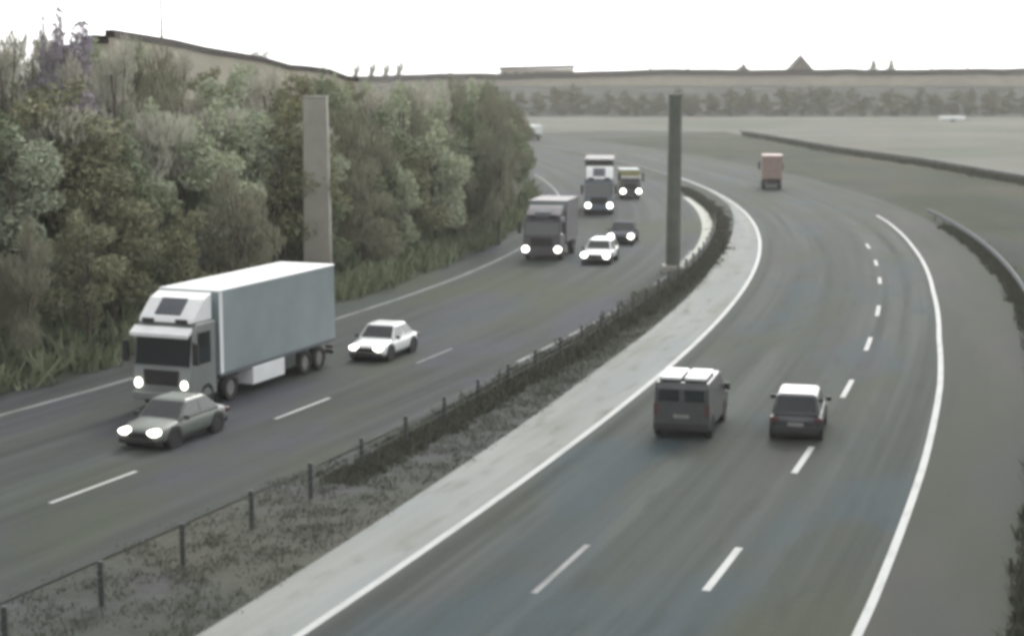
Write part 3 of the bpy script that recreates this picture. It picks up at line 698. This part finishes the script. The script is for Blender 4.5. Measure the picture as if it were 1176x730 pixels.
    if toolbox:
        a, b, mt = toolbox; tb = MB(); tb.box(hw - .65, hw + .03, -b, -a, .32, 1.0); tb.build('side_locker', mt, t, bevel=.03)
        tb = MB(); tb.box(-hw - .03, -hw + .65, -b, -a, .32, 1.0); tb.build('side_locker', mt, t, bevel=.03)
    return t
def oncoming(y, dh=0): return math.pi - LC.heading(y) + dh          # faces the camera
def away(y, dh=0): return -RC.heading(y) + dh

# left carriageway, towards the camera: origin = front bumper
make_truck('lorry', 'big white lorry with pale grey sides and a white roof, nearest on the left road', 'lorry', (-12.45, 57.8, .02), oncoming(57), M['cab_grey'], M['grey_panel'], M['white_panel'],
           L=10.9, H=4.15, cabL=1.75, cabH=3.15, fairing=M['white_paint'], visor=M['white_paint'], toolbox=(4.2, 6.6, M['white_panel']), lamp=(.28, .36), lamp_z=1.0, lamp_in=.3)
make_car('grey_car', 'grey car with lit headlights directly in front of the white lorry', 'car', (-11.9, 51.6, .02), oncoming(52.6), M['grey_car'], L=4.1, W=1.76, H=1.38, style='saloon', lampscale=1.25)
make_car('white_car', 'white car behind the big lorry on the left road', 'car', (-6.1, 67.9, .02), oncoming(68), M['white_paint'], L=3.8, W=1.74, H=1.4, style='saloon', lampscale=1.15)
make_truck('box_lorry', 'dark plum grey box lorry with lit headlights in the outer lane by the bank', 'lorry', (1.9, 105.7, .02), oncoming(106), M['purple_box'], M['purple_box'], M['purple_box'],
           L=6.6, H=3.7, cabL=1.9, cabH=2.75, box_top_band=M['grey_panel'], fairing=M['purple_box'], lamp=(.48, .46), lamp_z=.75, hot=True, fairH=3.5, lamp_in=.2)
make_car('white_car', 'white car with blazing headlights beside the dark box lorry', 'car', (5.2, 103.3, .02), oncoming(103), M['white_paint'], L=4.4, W=1.85, H=1.45, style='hatch', lampscale=1.9, hot=True)
make_car('blue_car', 'dark blue car with blazing headlights just behind the far white car', 'car', (7.6, 115.5, .02), oncoming(115), M['blue_car'], L=4.5, W=1.85, H=1.48, style='saloon', lampscale=2.3, hot=True)
make_truck('white_topped_lorry', 'lorry with bright white upper front and blue cab in the far outer lane', 'lorry', (7.4, 140.8, .02), oncoming(141), M['blue_cab'], M['white_panel'], M['black'],
           L=9.5, H=4.6, cabL=2.0, cabH=3.0, fairH=4.1, box_top_band=M['black'], fairing=M['white_paint'], lamp=(.52, .52), lamp_z=.8, hot=True, lamp_in=.32)
make_truck('yellow_van', 'small yellow box van with lit headlights, farthest of the oncoming traffic', 'van', (11.4, 158.7, .02), oncoming(159), M['dark_van'], M['yellow'], M['grey_panel'],
           L=5.4, W=1.9, H=2.7, cabL=1.7, cabH=2.1, lamp=(.5, .48), lamp_z=.75, hot=True, lamp_in=.2)
# right carriageway, away from the camera: loc = rear bumper middle
def rear_at(fn, x, y, L, dh=0, **kw):
    rz = away(y, dh); c, s = math.cos(rz), math.sin(rz); return (x - s * L, y + c * L, .02), rz
loc, rz = rear_at(None, 9.25, 52.9, 3.9, math.radians(5))
make_car('dark_hatchback', 'dark grey small car with a pale shining roof, straddling the dashed line', 'car', loc, rz, M['dark_car'], L=3.9, W=1.72, H=1.5, style='hatch', lit=False)
def make_van(name, label, loc, rz):
    t = thing(name, label, 'van', loc, rz); L, hw, H = 4.3, .95, 1.9
    prof = [(0, .3), (0, .85), (-.25, 1.0), (-.85, 1.1), (-1.5, H - .1), (-1.75, H), (-L + .1, H), (-L, H - .15), (-L, .3)]
    mb = MB(); mb.loft([[(x * (1 if z < 1.2 else .93), y, z) for y, z in prof] for x in (-hw, -hw * .5, hw * .5, hw)][::-1]); mb.build('body', M['dark_van'], t, bevel=.06)
    g = MB(); plate(g, [(hw * .95, -.86, 1.12), (-hw * .95, -.86, 1.12), (-hw * .9, -1.48, H - .12), (hw * .9, -1.48, H - .12)], (.05, .05, .04, .04)); g.build('windscreen', M['glass'], t)
    for s in (-1, 1):
        g = MB(); plate(g, [(s * .02 + (s - 1) * .0 + (0.02 if s > 0 else -hw * .86), -L, 1.25), ((hw * .86 if s > 0 else -.02), -L, 1.25), ((hw * .84 if s > 0 else -.02), -L, 1.68), ((.02 if s > 0 else -hw * .84), -L, 1.68)], (.08, .08, .05, .05)); g.build('rear_window', M['glass'], t)
        q = [(s * hw * .94, -2.1, 1.2), (s * hw * .98, -1.2, 1.2), (s * hw * .93, -1.5, 1.7), (s * hw * .93, -2.1, 1.7)]
        if s < 0: q = [q[1], q[0], q[3], q[2]]
        g = MB(); plate(g, q, (.03, .03, .03, .03)); g.build('side_window', M['glass'], t)
        for y in (-.8, -L + .75):
            a = MB(); a.tube((s * (hw - .22), y, .36), (s * (hw + .004), y, .36), .41, .41, 20); a.build('wheel_arch', M['black'], t); wheel(t, s * (hw - .1), y, .34, .22)
        tl = MB(); x0 = s * (hw - .1) - .07; tl.box(x0, x0 + .14, -L - .015, -L + .05, .8, 1.2); tl.build('tail_light', M['tail'], t)
        m_ = MB(); xm = s * (hw + .1); m_.box(xm - .1, xm + .1, -1.15, -1.05, 1.15, 1.38); m_.build('mirror', M['black'], t)
        r_ = MB(); r_.box(s * .42 - .36, s * .42 + .36, -L + .15, -L + 1.9, H + .06, H + .16); r_.build('roof_panel', M['white_panel'], t, bevel=.03)
    for y in (-L + .4, -L + 1.6):
        b = MB(); b.box(-hw * .85, hw * .85, y - .03, y + .03, H - .02, H + .06); b.build('roof_bar', M['black'], t)
    b = MB(); b.box(-hw * .95, hw * .95, -L - .08, -L + .1, .3, .55); b.build('bumper', M['black'], t, bevel=.04)
    b = MB(); b.box(-.26, .26, -L - .03, -L - .005, .72, .84); b.build('number_plate', M['plate'], t)
    return t
loc, rz = rear_at(None, 5.55, 53.2, 4.3, math.radians(3))
make_van('dark_van', 'charcoal boxy van with white panels on its roof beside the concrete shoulder', loc, rz)
loc, rz = rear_at(None, 27.0, 172, 6, math.radians(-9))
make_truck('orange_truck', 'hazy lorry with orange and pink load driving away in the far distance', 'lorry', loc, rz, M['dark_van'], M['orange'], M['pink'], L=6, W=2.05, H=3.5, cabL=1.9, cabH=2.6, lit=False)
loc, rz = rear_at(None, 4.3, 302, 5, 0)
make_truck('white_van', 'tiny white van in the distance beyond the end of the bank', 'van', loc, rz, M['white_panel'], M['white_panel'], M['white_panel'], L=5.4, W=2.3, H=2.6, cabL=1.6, cabH=2.1, lit=False)
# low white trailer in the pale field
t = thing('field_trailer', 'low white trailer standing at the back of the pale field', 'trailer', ((1090 - 588) / 1900 * 420, 420, .01), 0)
mb = MB(); mb.box(-3.1, 3.1, -1, 1, .5, 1.35); mb.build('body', M['white_panel'], t, bevel=.06)
mb = MB(); mb.box(3.1, 4.3, -.05, .05, .45, .55); mb.build('drawbar', M['dark_metal'], t)
for s in (-1, 1):
    mb = MB(); mb.tube((.2, s * 1.02, .33), (.2, s * .8, .33), .33, .33, 14); mb.build('wheel', M['tyre'], t)

# ------------------------------------------------------------------ haze
hz = MB(); hz.box(-905, 960, -65, 1450, -1.6, 27); ho = hz.build('haze', bpy.data.materials.new('haze_air'))
m = ho.data.materials[0]; m.use_nodes = True; t = m.node_tree; t.nodes.clear()
pv = t.nodes.new('ShaderNodeVolumePrincipled'); mo = t.nodes.new('ShaderNodeOutputMaterial')
pv.inputs['Color'].default_value = (.95, .95, .91, 1); pv.inputs['Density'].default_value = .00032; pv.inputs['Anisotropy'].default_value = .2
t.links.new(pv.outputs[0], mo.inputs['Volume']); tag(ho, kind='stuff', label='thin pale haze filling the air over the road')
print('bank trees', cnt)
